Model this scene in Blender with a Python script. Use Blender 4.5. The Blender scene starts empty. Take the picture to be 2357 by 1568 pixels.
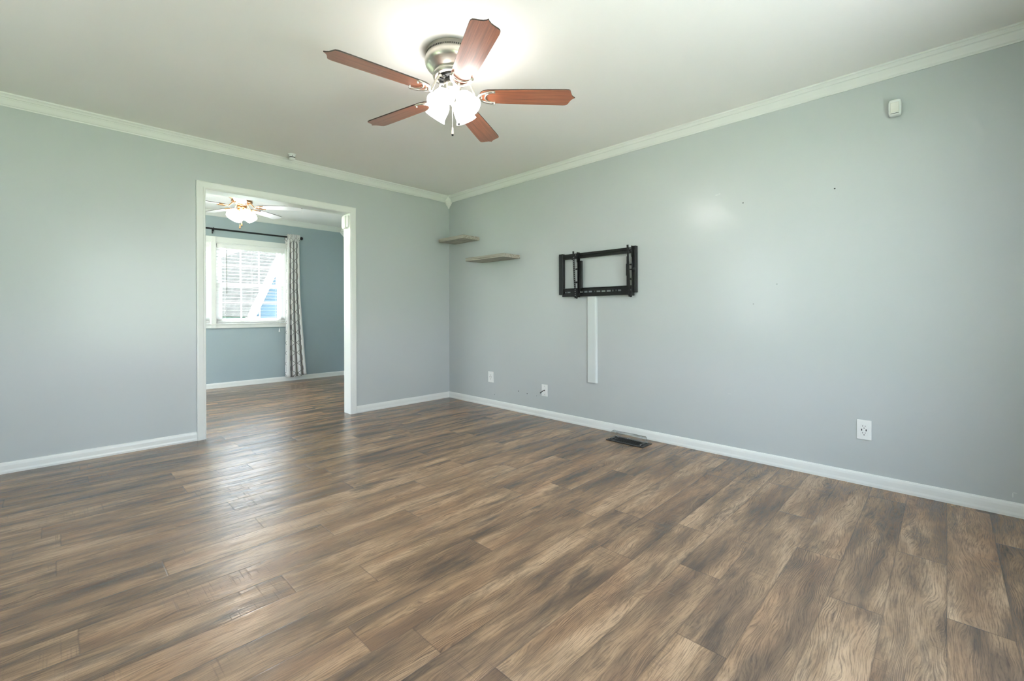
import bpy, bmesh, math, random
from mathutils import Vector, Matrix
PI = math.pi
SC = bpy.context.scene
COL = SC.collection

# ---------------------------------------------------------------- camera
H = 2.44                                   # ceiling height
YAW, PIT, ROL = 0.797329756, -0.00196620814, -0.002582850
CAM = Vector((-3.34208074, -4.33421779, 1.02419623))
FPX, SHY, IW = 1023.21637, -61.2733710, 2357.0
F = Vector((math.sin(YAW)*math.cos(PIT), math.cos(YAW)*math.cos(PIT), math.sin(PIT)))
R0 = Vector((math.cos(YAW), -math.sin(YAW), 0)); U0 = R0.cross(F)
Rr = R0*math.cos(ROL)+U0*math.sin(ROL); Ur = -R0*math.sin(ROL)+U0*math.cos(ROL)
cd = bpy.data.cameras.new('camera'); co = bpy.data.objects.new('camera', cd); COL.objects.link(co)
M = Matrix((Rr, Ur, -F)).transposed().to_4x4(); M.translation = CAM
co.matrix_world = M
cd.sensor_fit = 'HORIZONTAL'; cd.sensor_width = 36.0; cd.lens = FPX/IW*36.0
cd.shift_y = SHY/IW; cd.clip_start = 0.02; cd.clip_end = 300
SC.camera = co

# ---------------------------------------------------------------- world, sun, exposure
SC.view_settings.view_transform = 'Standard'; SC.view_settings.look = 'None'
SC.view_settings.gamma = 1.0; SC.view_settings.use_curve_mapping = False
SC.view_settings.exposure = 1.20
W = bpy.data.worlds.new('sky'); SC.world = W; W.use_nodes = True
nt = W.node_tree; nt.nodes.clear()
tc = nt.nodes.new('ShaderNodeTexCoord'); sx = nt.nodes.new('ShaderNodeSeparateXYZ')
rp = nt.nodes.new('ShaderNodeValToRGB'); bg = nt.nodes.new('ShaderNodeBackground'); wo = nt.nodes.new('ShaderNodeOutputWorld')
nt.links.new(tc.outputs['Generated'], sx.inputs[0]); nt.links.new(sx.outputs['Z'], rp.inputs[0])
nt.links.new(rp.outputs[0], bg.inputs[0]); nt.links.new(bg.outputs[0], wo.inputs[0])
rp.color_ramp.elements[0].position = 0.0; rp.color_ramp.elements[0].color = (0.93, 0.97, 1.0, 1)
rp.color_ramp.elements[1].position = 0.9; rp.color_ramp.elements[1].color = (0.42, 0.66, 1.0, 1)
bg.inputs[1].default_value = 6.0
sl = bpy.data.lights.new('sun', 'SUN'); sl.energy = 36.0; sl.angle = 0.01; sl.color = (1, .95, .87)
so = bpy.data.objects.new('sun', sl); COL.objects.link(so)
so.rotation_euler = Vector((0.10, -0.31, -0.95)).to_track_quat('-Z', 'Y').to_euler()

def portal(name, loc, direction, sx_, sy_):
    l = bpy.data.lights.new(name, 'AREA'); l.shape = 'RECTANGLE'; l.size = sx_; l.size_y = sy_
    l.cycles.is_portal = True
    o = bpy.data.objects.new(name, l); COL.objects.link(o); o.location = loc
    o.rotation_euler = Vector(direction).to_track_quat('-Z', 'Z').to_euler(); return o
RX0, RY0 = -5.1, -4.95                    # main room: x RX0..0, y RY0..0
BW = (-3.30, -1.15, 0.45, 2.12)           # window in the wall behind the camera (x0,x1,z0,z1)
LW = (-2.40, -1.55, 0.75, 2.10)           # window in the left wall (y0,y1,z0,z1)
FW = (0.35, 2.45, 0.10, 2.10)             # unseen glazed opening added in the far room's left wall for light
portal('sky_portal', ((BW[0]+BW[1])/2, RY0-.16, (BW[2]+BW[3])/2), (0, 1, 0), BW[1]-BW[0], BW[3]-BW[2])
portal('sky_portal', (RX0-.16, (LW[0]+LW[1])/2, (LW[2]+LW[3])/2), (1, 0, 0), LW[1]-LW[0], LW[3]-LW[2])
portal('sky_portal', (RX0-.16, (FW[0]+FW[1])/2, (FW[2]+FW[3])/2), (1, 0, 0), FW[1]-FW[0], FW[3]-FW[2])
portal('sky_portal', (-1.85, 3.03, 1.44), (0, -1, 0), 1.9, 1.14)
try:
    SC.cycles.use_denoising = True; SC.cycles.max_bounces = 10; SC.cycles.diffuse_bounces = 6
    SC.cycles.transparent_max_bounces = 24; SC.cycles.caustics_reflective = False; SC.cycles.caustics_refractive = False
    SC.cycles.sample_clamp_indirect = 6.0
except Exception: pass

# ---------------------------------------------------------------- materials
def srgb(r, g, b):
    f = lambda c: (c/255/12.92) if c/255 <= .04045 else ((c/255+.055)/1.055)**2.4
    return (f(r), f(g), f(b), 1)
class NT:
    def __init__(s, name):
        s.m = bpy.data.materials.new(name); s.m.use_nodes = True; s.t = s.m.node_tree
        s.b = s.t.nodes['Principled BSDF']; s.out = s.t.nodes['Material Output']
    def n(s, typ, **kw):
        x = s.t.nodes.new(typ)
        for k, v in kw.items(): setattr(x, k, v)
        return x
    def l(s, a, b): s.t.links.new(a, b)
    def math(s, op, a, b=None, c=None, clamp=False):
        x = s.n('ShaderNodeMath', operation=op, use_clamp=clamp)
        for i, v in enumerate((a, b, c)):
            if v is None: continue
            if isinstance(v, (int, float)): x.inputs[i].default_value = v
            else: s.l(v, x.inputs[i])
        return x.outputs[0]
    def mix(s, fac, a, b, blend='MIX'):
        x = s.n('ShaderNodeMix', data_type='RGBA', blend_type=blend)
        for i, v in ((0, fac), (6, a), (7, b)):
            if isinstance(v, (int, float, tuple)): x.inputs[i].default_value = v
            else: s.l(v, x.inputs[i])
        return x.outputs[2]
    def ramp(s, fac, stops):
        x = s.n('ShaderNodeValToRGB'); e = x.color_ramp.elements
        while len(e) < len(stops): e.new(.5)
        for q, (p, c) in zip(e, stops): q.position = p; q.color = c if isinstance(c, tuple) else (c, c, c, 1)
        s.l(fac, x.inputs[0]); return x.outputs[0]
    def noise(s, vec, scale, detail=2, rough=.5, dist=0.0):
        x = s.n('ShaderNodeTexNoise'); x.inputs['Scale'].default_value = scale; x.inputs['Detail'].default_value = detail
        x.inputs['Roughness'].default_value = rough; x.inputs['Distortion'].default_value = dist
        if vec is not None: s.l(vec, x.inputs['Vector'])
        return x.outputs['Fac']
    def mapping(s, vec, sc=(1, 1, 1), loc=(0, 0, 0), rot=(0, 0, 0)):
        x = s.n('ShaderNodeMapping'); x.inputs['Scale'].default_value = sc; x.inputs['Location'].default_value = loc
        x.inputs['Rotation'].default_value = rot; s.l(vec, x.inputs['Vector']); return x.outputs[0]
    def bump(s, h, strength=.3, dist=.002):
        x = s.n('ShaderNodeBump'); x.inputs['Strength'].default_value = strength; x.inputs['Distance'].default_value = dist
        s.l(h, x.inputs['Height']); s.l(x.outputs[0], s.b.inputs['Normal'])
def mat(name, col, rough=.5, metal=0.0, noise_amt=.0, nscale=20, bump=0.0, bscale=300, coat=0.0, spec=.5, emit=None, es=0.0):
    k = NT(name); b = k.b
    b.inputs['Roughness'].default_value = rough; b.inputs['Metallic'].default_value = metal
    b.inputs['Specular IOR Level'].default_value = spec; b.inputs['Coat Weight'].default_value = coat; b.inputs['Coat Roughness'].default_value = .23
    tcn = k.n('ShaderNodeTexCoord')
    if noise_amt > 0:
        f = k.noise(tcn.outputs['Object'], nscale, 3)
        c2 = tuple(min(1, c*(1-noise_amt)) for c in col[:3])+(1,)
        k.l(k.mix(f, c2, col), b.inputs['Base Color'])
    else: b.inputs['Base Color'].default_value = col
    if bump > 0: k.bump(k.noise(tcn.outputs['Object'], bscale, 2), bump, .0006)
    if emit: b.inputs['Emission Color'].default_value = emit; b.inputs['Emission Strength'].default_value = es
    return k.m
M_WALL = mat('wall_paint_gray', srgb(185, 191, 192), .42, coat=.5, noise_amt=.02, nscale=1.5, bump=.25, bscale=420, spec=.45)
M_BLUE = mat('wall_paint_blue', srgb(160, 175, 181), .5, noise_amt=.02, nscale=1.5, bump=.25, bscale=420, spec=.35)
M_CEIL = mat('ceiling_paint', srgb(241, 240, 236), .8, noise_amt=.015, nscale=2, bump=.2, bscale=250, spec=.2)
M_TRIM = mat('trim_paint', srgb(226, 228, 225), .32, noise_amt=.02, nscale=6, spec=.5)
M_PLAST = mat('white_plastic', srgb(232, 234, 232), .35, noise_amt=.01, nscale=30)
M_VINYL = mat('white_vinyl', srgb(240, 241, 241), .4, noise_amt=.01, nscale=12)
M_COVER = mat('painted_cable_cover', srgb(204, 211, 211), .35, noise_amt=.02, nscale=8)
M_DARK = mat('dark_recess', srgb(18, 18, 18), .6, noise_amt=.2, nscale=60)
M_HOLE = mat('hole_shadow', srgb(60, 62, 60), .9, noise_amt=.2, nscale=90)
M_SPACK = mat('chipped_paint', srgb(215, 220, 218), .7, noise_amt=.2, nscale=200)
M_BLACK = mat('black_steel', srgb(24, 26, 25), .38, metal=.2, noise_amt=.15, nscale=40, bump=.15, bscale=500)
M_ROD = mat('black_rod', srgb(16, 17, 18), .35, noise_amt=.15, nscale=40)
M_SCREW = mat('bright_steel', srgb(200, 200, 196), .25, metal=1.0, noise_amt=.05, nscale=60)
M_WHITEGRAY = mat('white_painted_wood', srgb(230, 231, 230), .5, noise_amt=.03, nscale=10)
M_FOB = mat('fob_wood', srgb(206, 188, 176), .4, noise_amt=.15, nscale=60)
M_FOB2 = mat('orange_wood', srgb(205, 140, 90), .4, noise_amt=.15, nscale=60)
M_VENT = mat('black_register', srgb(22, 20, 19), .4, metal=.3, noise_amt=.2, nscale=60)
M_SHADE = mat('lit_frosted_glass', srgb(250, 250, 250), .3, noise_amt=.01, nscale=20, emit=(1, .975, .94, 1), es=9.5)
M_SHADE2 = mat('lit_opal_glass', srgb(250, 248, 244), .3, noise_amt=.01, nscale=20, emit=(1, .93, .84, 1), es=12.0)
M_BULB = mat('lit_bulb', srgb(250, 250, 250), .3, noise_amt=.01, nscale=20, emit=(1, .97, .92, 1), es=100.0)

def brushed(name, c1, c2, rough):
    k = NT(name); g = k.n('ShaderNodeTexCoord').outputs['Object']
    f = k.noise(k.mapping(g, (6, 6, 400)), 1.0, 2)
    k.l(k.mix(f, c1, c2), k.b.inputs['Base Color']); k.b.inputs['Metallic'].default_value = 1.0
    k.l(k.math('MULTIPLY_ADD', f, .12, rough-.06), k.b.inputs['Roughness']); return k.m
M_NICK = brushed('brushed_nickel', srgb(196, 192, 182), srgb(214, 210, 202), .34)
M_BRASS = brushed('antique_brass', srgb(150, 112, 74), srgb(176, 134, 92), .3)

def wood_blade():
    k = NT('cherry_blade_wood'); g = k.n('ShaderNodeTexCoord').outputs['UV']
    f1 = k.noise(k.mapping(g, (2.0, 60, 1)), 1.5, 5, .6, .4)
    f2 = k.noise(k.mapping(g, (6, 340, 1)), 1.0, 3, .6)
    c = k.ramp(f1, [(.3, srgb(104, 56, 34)), (.5, srgb(152, 88, 58)), (.7, srgb(176, 108, 74))])
    c = k.mix(k.math('MULTIPLY', k.ramp(f2, [(.45, 0.0), (.75, 1.0)]), .55), c, srgb(86, 46, 30))
    k.l(c, k.b.inputs['Base Color']); k.b.inputs['Roughness'].default_value = .4; k.b.inputs['Coat Weight'].default_value = 1.0; k.b.inputs['Coat Roughness'].default_value = .33; k.b.inputs['Coat IOR'].default_value = 1.6
    return k.m
M_BLADE = wood_blade()
M_BEDGE = mat('blade_edge', srgb(52, 40, 34), .5, noise_amt=.2, nscale=60)
M_WBLADE = mat('white_blade', srgb(228, 228, 230), .35, noise_amt=.02, nscale=20)
M_WBEDGE = mat('white_blade_edge', srgb(92, 88, 84), .5, noise_amt=.1, nscale=20)

def grey_wood():
    k = NT('weathered_grey_wood'); g = k.n('ShaderNodeTexCoord').outputs['Object']
    f1 = k.noise(k.mapping(g, (60, 5, 110)), 1.0, 5, .65, .3)
    c = k.ramp(f1, [(.3, srgb(112, 106, 96)), (.5, srgb(158, 153, 143)), (.72, srgb(186, 180, 170))])
    k.l(c, k.b.inputs['Base Color']); k.b.inputs['Roughness'].default_value = .6; k.bump(f1, .3, .001); return k.m
M_SHELF = grey_wood()

def floor_mat():
    k = NT('plank_floor')
    u1 = k.n('ShaderNodeUVMap', uv_map='UVMap').outputs[0]
    u2 = k.n('ShaderNodeUVMap', uv_map='Edge').outputs[0]
    at = k.n('ShaderNodeAttribute', attribute_name='plank'); sp = k.n('ShaderNodeSeparateColor'); k.l(at.outputs['Color'], sp.inputs[0])
    r1, r2, L = sp.outputs
    s1 = k.n('ShaderNodeSeparateXYZ'); k.l(u1, s1.inputs[0])
    cb = k.n('ShaderNodeCombineXYZ'); k.l(k.math('MULTIPLY_ADD', r1, 71.0, s1.outputs[0]), cb.inputs[0])
    k.l(k.math('MULTIPLY_ADD', r2, 13.0, s1.outputs[1]), cb.inputs[1]); k.l(k.math('MULTIPLY', r1, 31.0), cb.inputs[2])
    v = cb.outputs[0]
    # tone of the whole plank, blotches along it, cathedral grain, fine pores, saw marks
    blot = k.noise(k.mapping(v, (1.7, 9, 1)), 1.0, 5, .52, .3)
    tone = k.math('ADD', k.math('MULTIPLY', blot, 1.35), k.math('MULTIPLY_ADD', r2, .20, -.29))
    base = k.ramp(tone, [(.18, srgb(80, 65, 54)), (.35, srgb(114, 91, 72)), (.52, srgb(146, 117, 90)), (.76, srgb(176, 145, 115))])
    warp = k.noise(k.mapping(v, (2.2, 9, 1)), 1.0, 2, .5)
    cc = k.n('ShaderNodeCombineXYZ'); sv = k.n('ShaderNodeSeparateXYZ'); k.l(v, sv.inputs[0])
    k.l(sv.outputs[0], cc.inputs[0]); k.l(k.math('MULTIPLY_ADD', warp, .11, sv.outputs[1]), cc.inputs[1]); k.l(sv.outputs[2], cc.inputs[2])
    vw = cc.outputs[0]
    ring = k.n('ShaderNodeTexWave', wave_type='BANDS', bands_direction='Y', wave_profile='SAW'); k.l(vw, ring.inputs['Vector'])
    ring.inputs['Scale'].default_value = 52; ring.inputs['Distortion'].default_value = 2.2; ring.inputs['Detail'].default_value = 2
    ring.inputs['Detail Scale'].default_value = .6
    ringm = k.ramp(ring.outputs['Fac'], [(.60, 0.0), (.95, 1.0)])
    rmask = k.ramp(k.noise(k.mapping(v, (2.0, 10, 1), (5, 3, 0)), 1.0, 2), [(.50, 0.05), (.64, 1.0)])
    fine = k.noise(k.mapping(vw, (11, 300, 1)), 1.0, 5, .72)
    finem = k.ramp(fine, [(.46, 0.0), (.63, 1.0)])
    dk = k.ramp(k.noise(k.mapping(v, (2.6, 13, 1), (9, 1, 0)), 1.0, 6, .66, .4), [(.52, 0.0), (.68, 1.0)])
    c = k.mix(k.math('MULTIPLY', dk, .78), base, srgb(72, 62, 55))
    warm = k.ramp(k.noise(k.mapping(v, (1.3, 5, 1), (2, 7, 0)), 1.0, 2), [(.50, 0.0), (.66, 1.0)])
    c = k.mix(k.math('MULTIPLY', warm, .40), c, srgb(154, 116, 86))
    c = k.mix(k.math('MULTIPLY', k.math('MULTIPLY', ringm, rmask), .62), c, srgb(62, 52, 44))
    c = k.mix(k.math('MULTIPLY', finem, .62), c, srgb(70, 57, 48))
    saw = k.noise(k.mapping(v, (170, 5, 1), (0, 0, 0), (0, 0, .12)), 1.0, 2, .5)
    smask = k.ramp(k.noise(k.mapping(v, (2.4, 4, 1), (3, 13, 0)), 1.0, 1), [(.48, 0.0), (.60, 1.0)])
    sawm = k.math('MULTIPLY', k.ramp(saw, [(.60, 0.0), (.72, 1.0)]), smask)
    c = k.mix(k.math('MULTIPLY', sawm, .40), c, srgb(84, 71, 61))
    # plank joints
    s2 = k.n('ShaderNodeSeparateXYZ'); k.l(u2, s2.inputs[0])
    du = k.math('MULTIPLY', k.math('MINIMUM', s2.outputs[0], k.math('SUBTRACT', 1.0, s2.outputs[0])), k.math('MULTIPLY', L, 2.0))
    dv = k.math('MULTIPLY', k.math('MINIMUM', s2.outputs[1], k.math('SUBTRACT', 1.0, s2.outputs[1])), .1555)
    ed = k.math('MINIMUM', du, dv)
    gr = k.ramp(ed, [(.0009, 1.0), (.0022, 0.0)])
    c = k.mix(k.math('MULTIPLY', gr, .40), c, srgb(52, 45, 40))
    k.l(c, k.b.inputs['Base Color'])
    k.l(k.math('MULTIPLY_ADD', fine, .12, .165), k.b.inputs['Roughness'])
    k.b.inputs['Specular IOR Level'].default_value = .5
    hgt = k.math('ADD', k.math('MULTIPLY', k.ramp(ed, [(.0008, 0.0), (.003, 1.0)]), 1.0),
                 k.math('ADD', k.math('MULTIPLY', finem, -.22), k.math('ADD', k.math('MULTIPLY', sawm, -.85), k.math('MULTIPLY', k.math('MULTIPLY', ringm, rmask), -.25))))
    k.bump(hgt, .55, .0010)
    return k.m
M_FLOOR = floor_mat()

def glass_mat(name, tint=(1, 1, 1, 1), mixf=None, rough=.02):
    k = NT(name); k.t.nodes.remove(k.b)
    tr = k.n('ShaderNodeBsdfTransparent'); tr.inputs[0].default_value = tint
    gl = k.n('ShaderNodeBsdfGlossy'); gl.inputs['Roughness'].default_value = rough
    lw = k.n('ShaderNodeLayerWeight'); mx = k.n('ShaderNodeMixShader')
    k.l(k.math('MULTIPLY_ADD', k.math('POWER', lw.outputs['Facing'], 5.0), .9, .04 if mixf is None else mixf, clamp=True), mx.inputs[0])
    k.l(tr.outputs[0], mx.inputs[1]); k.l(gl.outputs[0], mx.inputs[2]); k.l(mx.outputs[0], k.out.inputs[0]); return k.m
M_GLASS = glass_mat('window_glass', (.97, .985, .98, 1))
M_CLEAR = glass_mat('clear_plastic', (.97, .98, .98, 1), .05, .05)

def curtain_mat():
    k = NT('trellis_curtain_cloth'); b = k.b
    uv = k.n('ShaderNodeUVMap', uv_map='UVMap').outputs[0]; s = k.n('ShaderNodeSeparateXYZ'); k.l(uv, s.inputs[0])
    u = k.math('DIVIDE', s.outputs[0], .150); v = k.math('DIVIDE', s.outputs[1], .31)
    tri = k.math('ABSOLUTE', k.math('MULTIPLY_ADD', k.math('FRACT', v), 2.0, -1.0))
    sc = k.math('MULTIPLY', k.math('SUBTRACT', k.math('MULTIPLY', k.math('SUBTRACT', tri, .18), 1.65, clamp=True), .5), .62)
    ds = []
    for sg in (1, -1):
        a = k.math('ADD', u, k.math('MULTIPLY', sc, float(sg)))
        ds.append(k.math('ABSOLUTE', k.math('SUBTRACT', k.math('FRACT', k.math('ADD', a, .5)), .5)))
    d = k.math('MINIMUM', ds[0], ds[1])
    ln = k.ramp(d, [(.018, 1.0), (.034, 0.0)])
    f = k.noise(k.mapping(uv, (900, 900, 1)), 1.0, 1)
    c = k.mix(f, srgb(222, 221, 220), srgb(236, 235, 234))
    c = k.mix(ln, c, srgb(72, 72, 74))
    k.l(c, b.inputs['Base Color']); b.inputs['Roughness'].default_value = .9; b.inputs['Specular IOR Level'].default_value = .1
    tl = k.n('ShaderNodeBsdfTranslucent'); k.l(c, tl.inputs[0]); mx = k.n('ShaderNodeMixShader'); mx.inputs[0].default_value = .3
    k.l(b.outputs[0], mx.inputs[1]); k.l(tl.outputs[0], mx.inputs[2]); k.l(mx.outputs[0], k.out.inputs[0]); return k.m
M_CURT = curtain_mat()

def blind_mat():
    k = NT('white_blind_slat'); b = k.b; b.inputs['Base Color'].default_value = srgb(238, 238, 237); b.inputs['Roughness'].default_value = .4
    g = k.n('ShaderNodeTexCoord').outputs['Object']
    k.l(k.mix(k.noise(k.mapping(g, (3, 60, 60)), 1.0, 2), srgb(230, 230, 229), srgb(242, 242, 241)), b.inputs['Base Color'])
    return k.m
M_BLIND = blind_mat()
def siding(name, c1, c2, period):
    k = NT(name); g = k.n('ShaderNodeTexCoord').outputs['Object']; s = k.n('ShaderNodeSeparateXYZ'); k.l(g, s.inputs[0])
    f = k.math('FRACT', k.math('DIVIDE', s.outputs[2], period))
    ln = k.ramp(f, [(.88, 0.0), (.92, 1.0)])
    k.l(k.mix(ln, c1, c2), k.b.inputs['Base Color']); k.b.inputs['Roughness'].default_value = .9; k.b.inputs['Specular IOR Level'].default_value = .05; return k.m
M_SIDING = siding('blue_siding', (.060, .088, .115, 1), (.036, .054, .072, 1), .11)
def shingles():
    k = NT('grey_roof_shingles'); uv = k.n('ShaderNodeUVMap', uv_map='UVMap').outputs[0]
    br = k.n('ShaderNodeTexBrick'); k.l(uv, br.inputs['Vector']); br.inputs['Scale'].default_value = 1.0
    br.inputs['Color1'].default_value = (.040, .040, .040, 1); br.inputs['Color2'].default_value = (.022, .022, .022, 1); br.inputs['Mortar'].default_value = (.018, .018, .018, 1)
    br.inputs['Brick Width'].default_value = .30; br.inputs['Row Height'].default_value = .14; br.inputs['Mortar Size'].default_value = .012
    f = k.noise(uv, 60, 3, .7)
    k.l(k.mix(k.math('MULTIPLY', f, .5), br.outputs[0], (.050, .050, .049, 1)), k.b.inputs['Base Color']); k.b.inputs['Specular IOR Level'].default_value = .02; k.b.inputs['Roughness'].default_value = .95; return k.m
M_ROOF = shingles()
M_EXTW = mat('exterior_white_trim', srgb(235, 235, 232), .5, noise_amt=.05, nscale=4)
def lawn_mat():
    k = NT('lawn_grass'); g = k.n('ShaderNodeTexCoord').outputs['Object']
    k.l(k.mix(k.noise(g, 1.2, 6, .7), (.13, .20, .075, 1), (.19, .27, .12, 1)), k.b.inputs['Base Color']); k.b.inputs['Roughness'].default_value = .9; return k.m
M_LAWN = lawn_mat()
M_LEAF = mat('pale_foliage', (.10, .19, .05, 1), .7, noise_amt=.4, nscale=8)
M_BARK = mat('tree_bark', (.10, .08, .06, 1), .9, noise_amt=.4, nscale=30)

# ---------------------------------------------------------------- mesh helpers
class MB:
    def __init__(s): s.bm = bmesh.new()
    def face(s, pts, mi=0, smooth=False):
        f = s.bm.faces.new([s.bm.verts.new(p) for p in pts]); f.material_index = mi; f.smooth = smooth; return f
    def box(s, x0, x1, y0, y1, z0, z1, bev=0.0, seg=2, mi=0, M=None):
        vs = [s.bm.verts.new(((x0, x1)[i & 1], (y0, y1)[(i >> 1) & 1], (z0, z1)[(i >> 2) & 1])) for i in range(8)]
        fs = [s.bm.faces.new([vs[i] for i in q]) for q in ((0, 2, 3, 1), (4, 5, 7, 6), (0, 1, 5, 4), (2, 6, 7, 3), (0, 4, 6, 2), (1, 3, 7, 5))]
        for f in fs: f.material_index = mi
        if bev > 0:
            es = list({e for f in fs for e in f.edges})
            r = bmesh.ops.bevel(s.bm, geom=es, offset=bev, segments=seg, profile=.7, affect='EDGES', clamp_overlap=True)
            for f in r['faces']: f.material_index = mi; f.smooth = True
            vs = list({v for f in r['faces'] for v in f.verts} | {v for f in fs if f.is_valid for v in f.verts})
        if M is not None: bmesh.ops.transform(s.bm, matrix=M, verts=[v for v in vs if v.is_valid])
        return vs
    def lathe(s, prof, seg=32, M=None, mi=0, smooth=True, cap0=False, cap1=False, a0=0.0):
        rings = []
        for r, z in prof:
            rings.append([s.bm.verts.new((r*math.cos(a0+2*PI*i/seg), r*math.sin(a0+2*PI*i/seg), z)) for i in range(seg)])
        for a, b in zip(rings, rings[1:]):
            for i in range(seg):
                f = s.bm.faces.new((a[i], a[(i+1) % seg], b[(i+1) % seg], b[i])); f.smooth = smooth; f.material_index = mi
        if cap0: s.bm.faces.new(rings[0]).material_index = mi
        if cap1: s.bm.faces.new(rings[-1][::-1]).material_index = mi
        if M is not None: bmesh.ops.transform(s.bm, matrix=M, verts=[v for r in rings for v in r])
    def tube(s, pts, r, seg=10, mi=0, flat=1.0, closed=False, up=None):
        pts = [Vector(p) for p in pts]; n = len(pts); rings = []
        rad = r if isinstance(r, (list, tuple)) else [r]*n
        prev = None
        for i, p in enumerate(pts):
            if closed: t = pts[(i+1) % n]-pts[i-1]
            else: t = pts[min(i+1, n-1)]-pts[max(i-1, 0)]
            t.normalize()
            ref = Vector(up) if up else Vector((0, 0, 1))
            if abs(t.dot(ref)) > .97: ref = prev if prev is not None else Vector((1, 0, 0))
            a = t.cross(ref).normalized(); b = a.cross(t).normalized(); prev = b
            rings.append([s.bm.verts.new(p+a*rad[i]*math.cos(2*PI*j/seg)+b*rad[i]*flat*math.sin(2*PI*j/seg)) for j in range(seg)])
        pr = list(zip(rings, rings[1:]))+([(rings[-1], rings[0])] if closed else [])
        for a, b in pr:
            for j in range(seg):
                f = s.bm.faces.new((a[j], a[(j+1) % seg], b[(j+1) % seg], b[j])); f.smooth = True; f.material_index = mi
        if not closed:
            s.bm.faces.new(rings[0][::-1]).material_index = mi; s.bm.faces.new(rings[-1]).material_index = mi
    def sweep(s, prof, path, mi=0, smooth=False):
        """prof: closed 2D outline; path: function(t in 0..1)->(origin, xdir, ydir) list"""
        rings = [[s.bm.verts.new(o+xd*a+yd*b) for a, b in prof] for o, xd, yd in path]
        n = len(prof)
        for a, b in zip(rings, rings[1:]):
            for j in range(n):
                f = s.bm.faces.new((a[j], a[(j+1) % n], b[(j+1) % n], b[j])); f.material_index = mi; f.smooth = smooth
        s.bm.faces.new(rings[0][::-1]).material_index = mi; s.bm.faces.new(rings[-1]).material_index = mi
    def sphere(s, c, r, sc=(1, 1, 1), seg=16, mi=0):
        m = Matrix.Translation(c) @ Matrix.Diagonal((r*sc[0], r*sc[1], r*sc[2], 1))
        g = bmesh.ops.create_uvsphere(s.bm, u_segments=seg, v_segments=max(6, seg//2), radius=1, matrix=m)
        for v in g['verts']:
            for f in v.link_faces: f.smooth = True; f.material_index = mi
    def cyl(s, p0, p1, r, seg=20, r1=None, mi=0):
        s.tube([p0, p1], [r, r if r1 is None else r1], seg, mi)
    def build(s, name, mats, parent=None, loc=None, rot=None, **tags):
        bmesh.ops.recalc_face_normals(s.bm, faces=s.bm.faces[:])
        me = bpy.data.meshes.new(name); s.bm.to_mesh(me); s.bm.free()
        for m in (mats if isinstance(mats, (list, tuple)) else [mats]): me.materials.append(m)
        o = bpy.data.objects.new(name, me); COL.objects.link(o)
        if parent is not None: o.parent = parent
        if loc: o.location = loc
        if rot: o.rotation_euler = rot
        for kk, vv in tags.items(): o[kk] = vv
        return o
def empty(name, loc=(0, 0, 0), rz=0.0, **tags):
    o = bpy.data.objects.new(name, None); COL.objects.link(o); o.location = loc; o.rotation_euler = (0, 0, rz); o.empty_display_size = .05
    for kk, vv in tags.items(): o[kk] = vv
    return o
S = dict(kind='structure')
V = Vector

# ---------------------------------------------------------------- floor (one mesh, real plank layout)
PW, PL, PY = .1555, 1.22, -4.336
JO = {-1: -1.265, 0: -.83, 1: -.18, 2: -1.09, 5: -1.24, 6: -1.678, 8: -2.68, 9: -2.034, 11: -1.51, 12: -2.077, 13: -2.45, 14: -3.04, 15: -2.652, 16: -3.347, 19: -3.395}
rnd = random.Random(7)
bm = bmesh.new(); uvl = bm.loops.layers.uv.new('UVMap'); uve = bm.loops.layers.uv.new('Edge'); cl = bm.loops.layers.float_color.new('plank')
FX0, FX1, FY0, FY1 = RX0-.1, .06, RY0-.1, 2.95
k0 = math.floor((FY0-PY)/PW); k1 = math.ceil((FY1-PY)/PW); last = 0
for kk in range(k0, k1+1):
    ya, yb = PY+kk*PW, PY+(kk+1)*PW
    if kk in JO: j = JO[kk]
    else:
        j = last+rnd.uniform(.3, .9)
    j = j % PL; last = j
    n0 = math.floor((FX0-j)/PL)
    for q in range(n0, n0+9):
        xa, xb = j+q*PL, j+(q+1)*PL
        ca, cb_ = max(xa, FX0), min(xb, FX1); da, db = max(ya, FY0), min(yb, FY1)
        if cb_-ca < .002 or db-da < .002: continue
        r1, r2 = rnd.random(), rnd.random()
        vs = [(ca, da), (cb_, da), (cb_, db), (ca, db)]
        f = bm.faces.new([bm.verts.new((x, y, 0)) for x, y in vs])
        for lp, (x, y) in zip(f.loops, vs):
            lp[uvl].uv = (x-xa, y-ya); lp[uve].uv = ((x-xa)/PL, (y-ya)/PW); lp[cl] = (r1, r2, PL/2, 1)
me = bpy.data.meshes.new('floor'); bm.to_mesh(me); bm.free(); me.materials.append(M_FLOOR)
fo = bpy.data.objects.new('floor', me); COL.objects.link(fo); fo['kind'] = 'structure'
b = MB(); b.box(FX0, FX1, FY0, FY1, -.2, -.004); b.build('floor_base', M_WHITEGRAY, fo)

# ---------------------------------------------------------------- walls
def wall_boxes(b, a0, a1, z0, z1, t0, t1, holes, along):
    """wall slab running along x or y with rectangular holes (a_lo,a_hi,z_lo,z_hi)"""
    cuts = sorted({a0, a1} | {h[0] for h in holes} | {h[1] for h in holes})
    for p, q in zip(cuts, cuts[1:]):
        m = (p+q)/2; hs = [h for h in holes if h[0] < m < h[1]]
        segs = [(z0, z1)] if not hs else [(z0, hs[0][2]), (hs[0][3], z1)]
        for za, zb in segs:
            if zb-za < 1e-4: continue
            if along == 'x': b.box(p, q, t0, t1, za, zb)
            else: b.box(t0, t1, p, q, za, zb)
DX0, DX1, DZ = -2.491, -1.262, 2.041       # doorway clear opening
WT = .12
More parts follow.
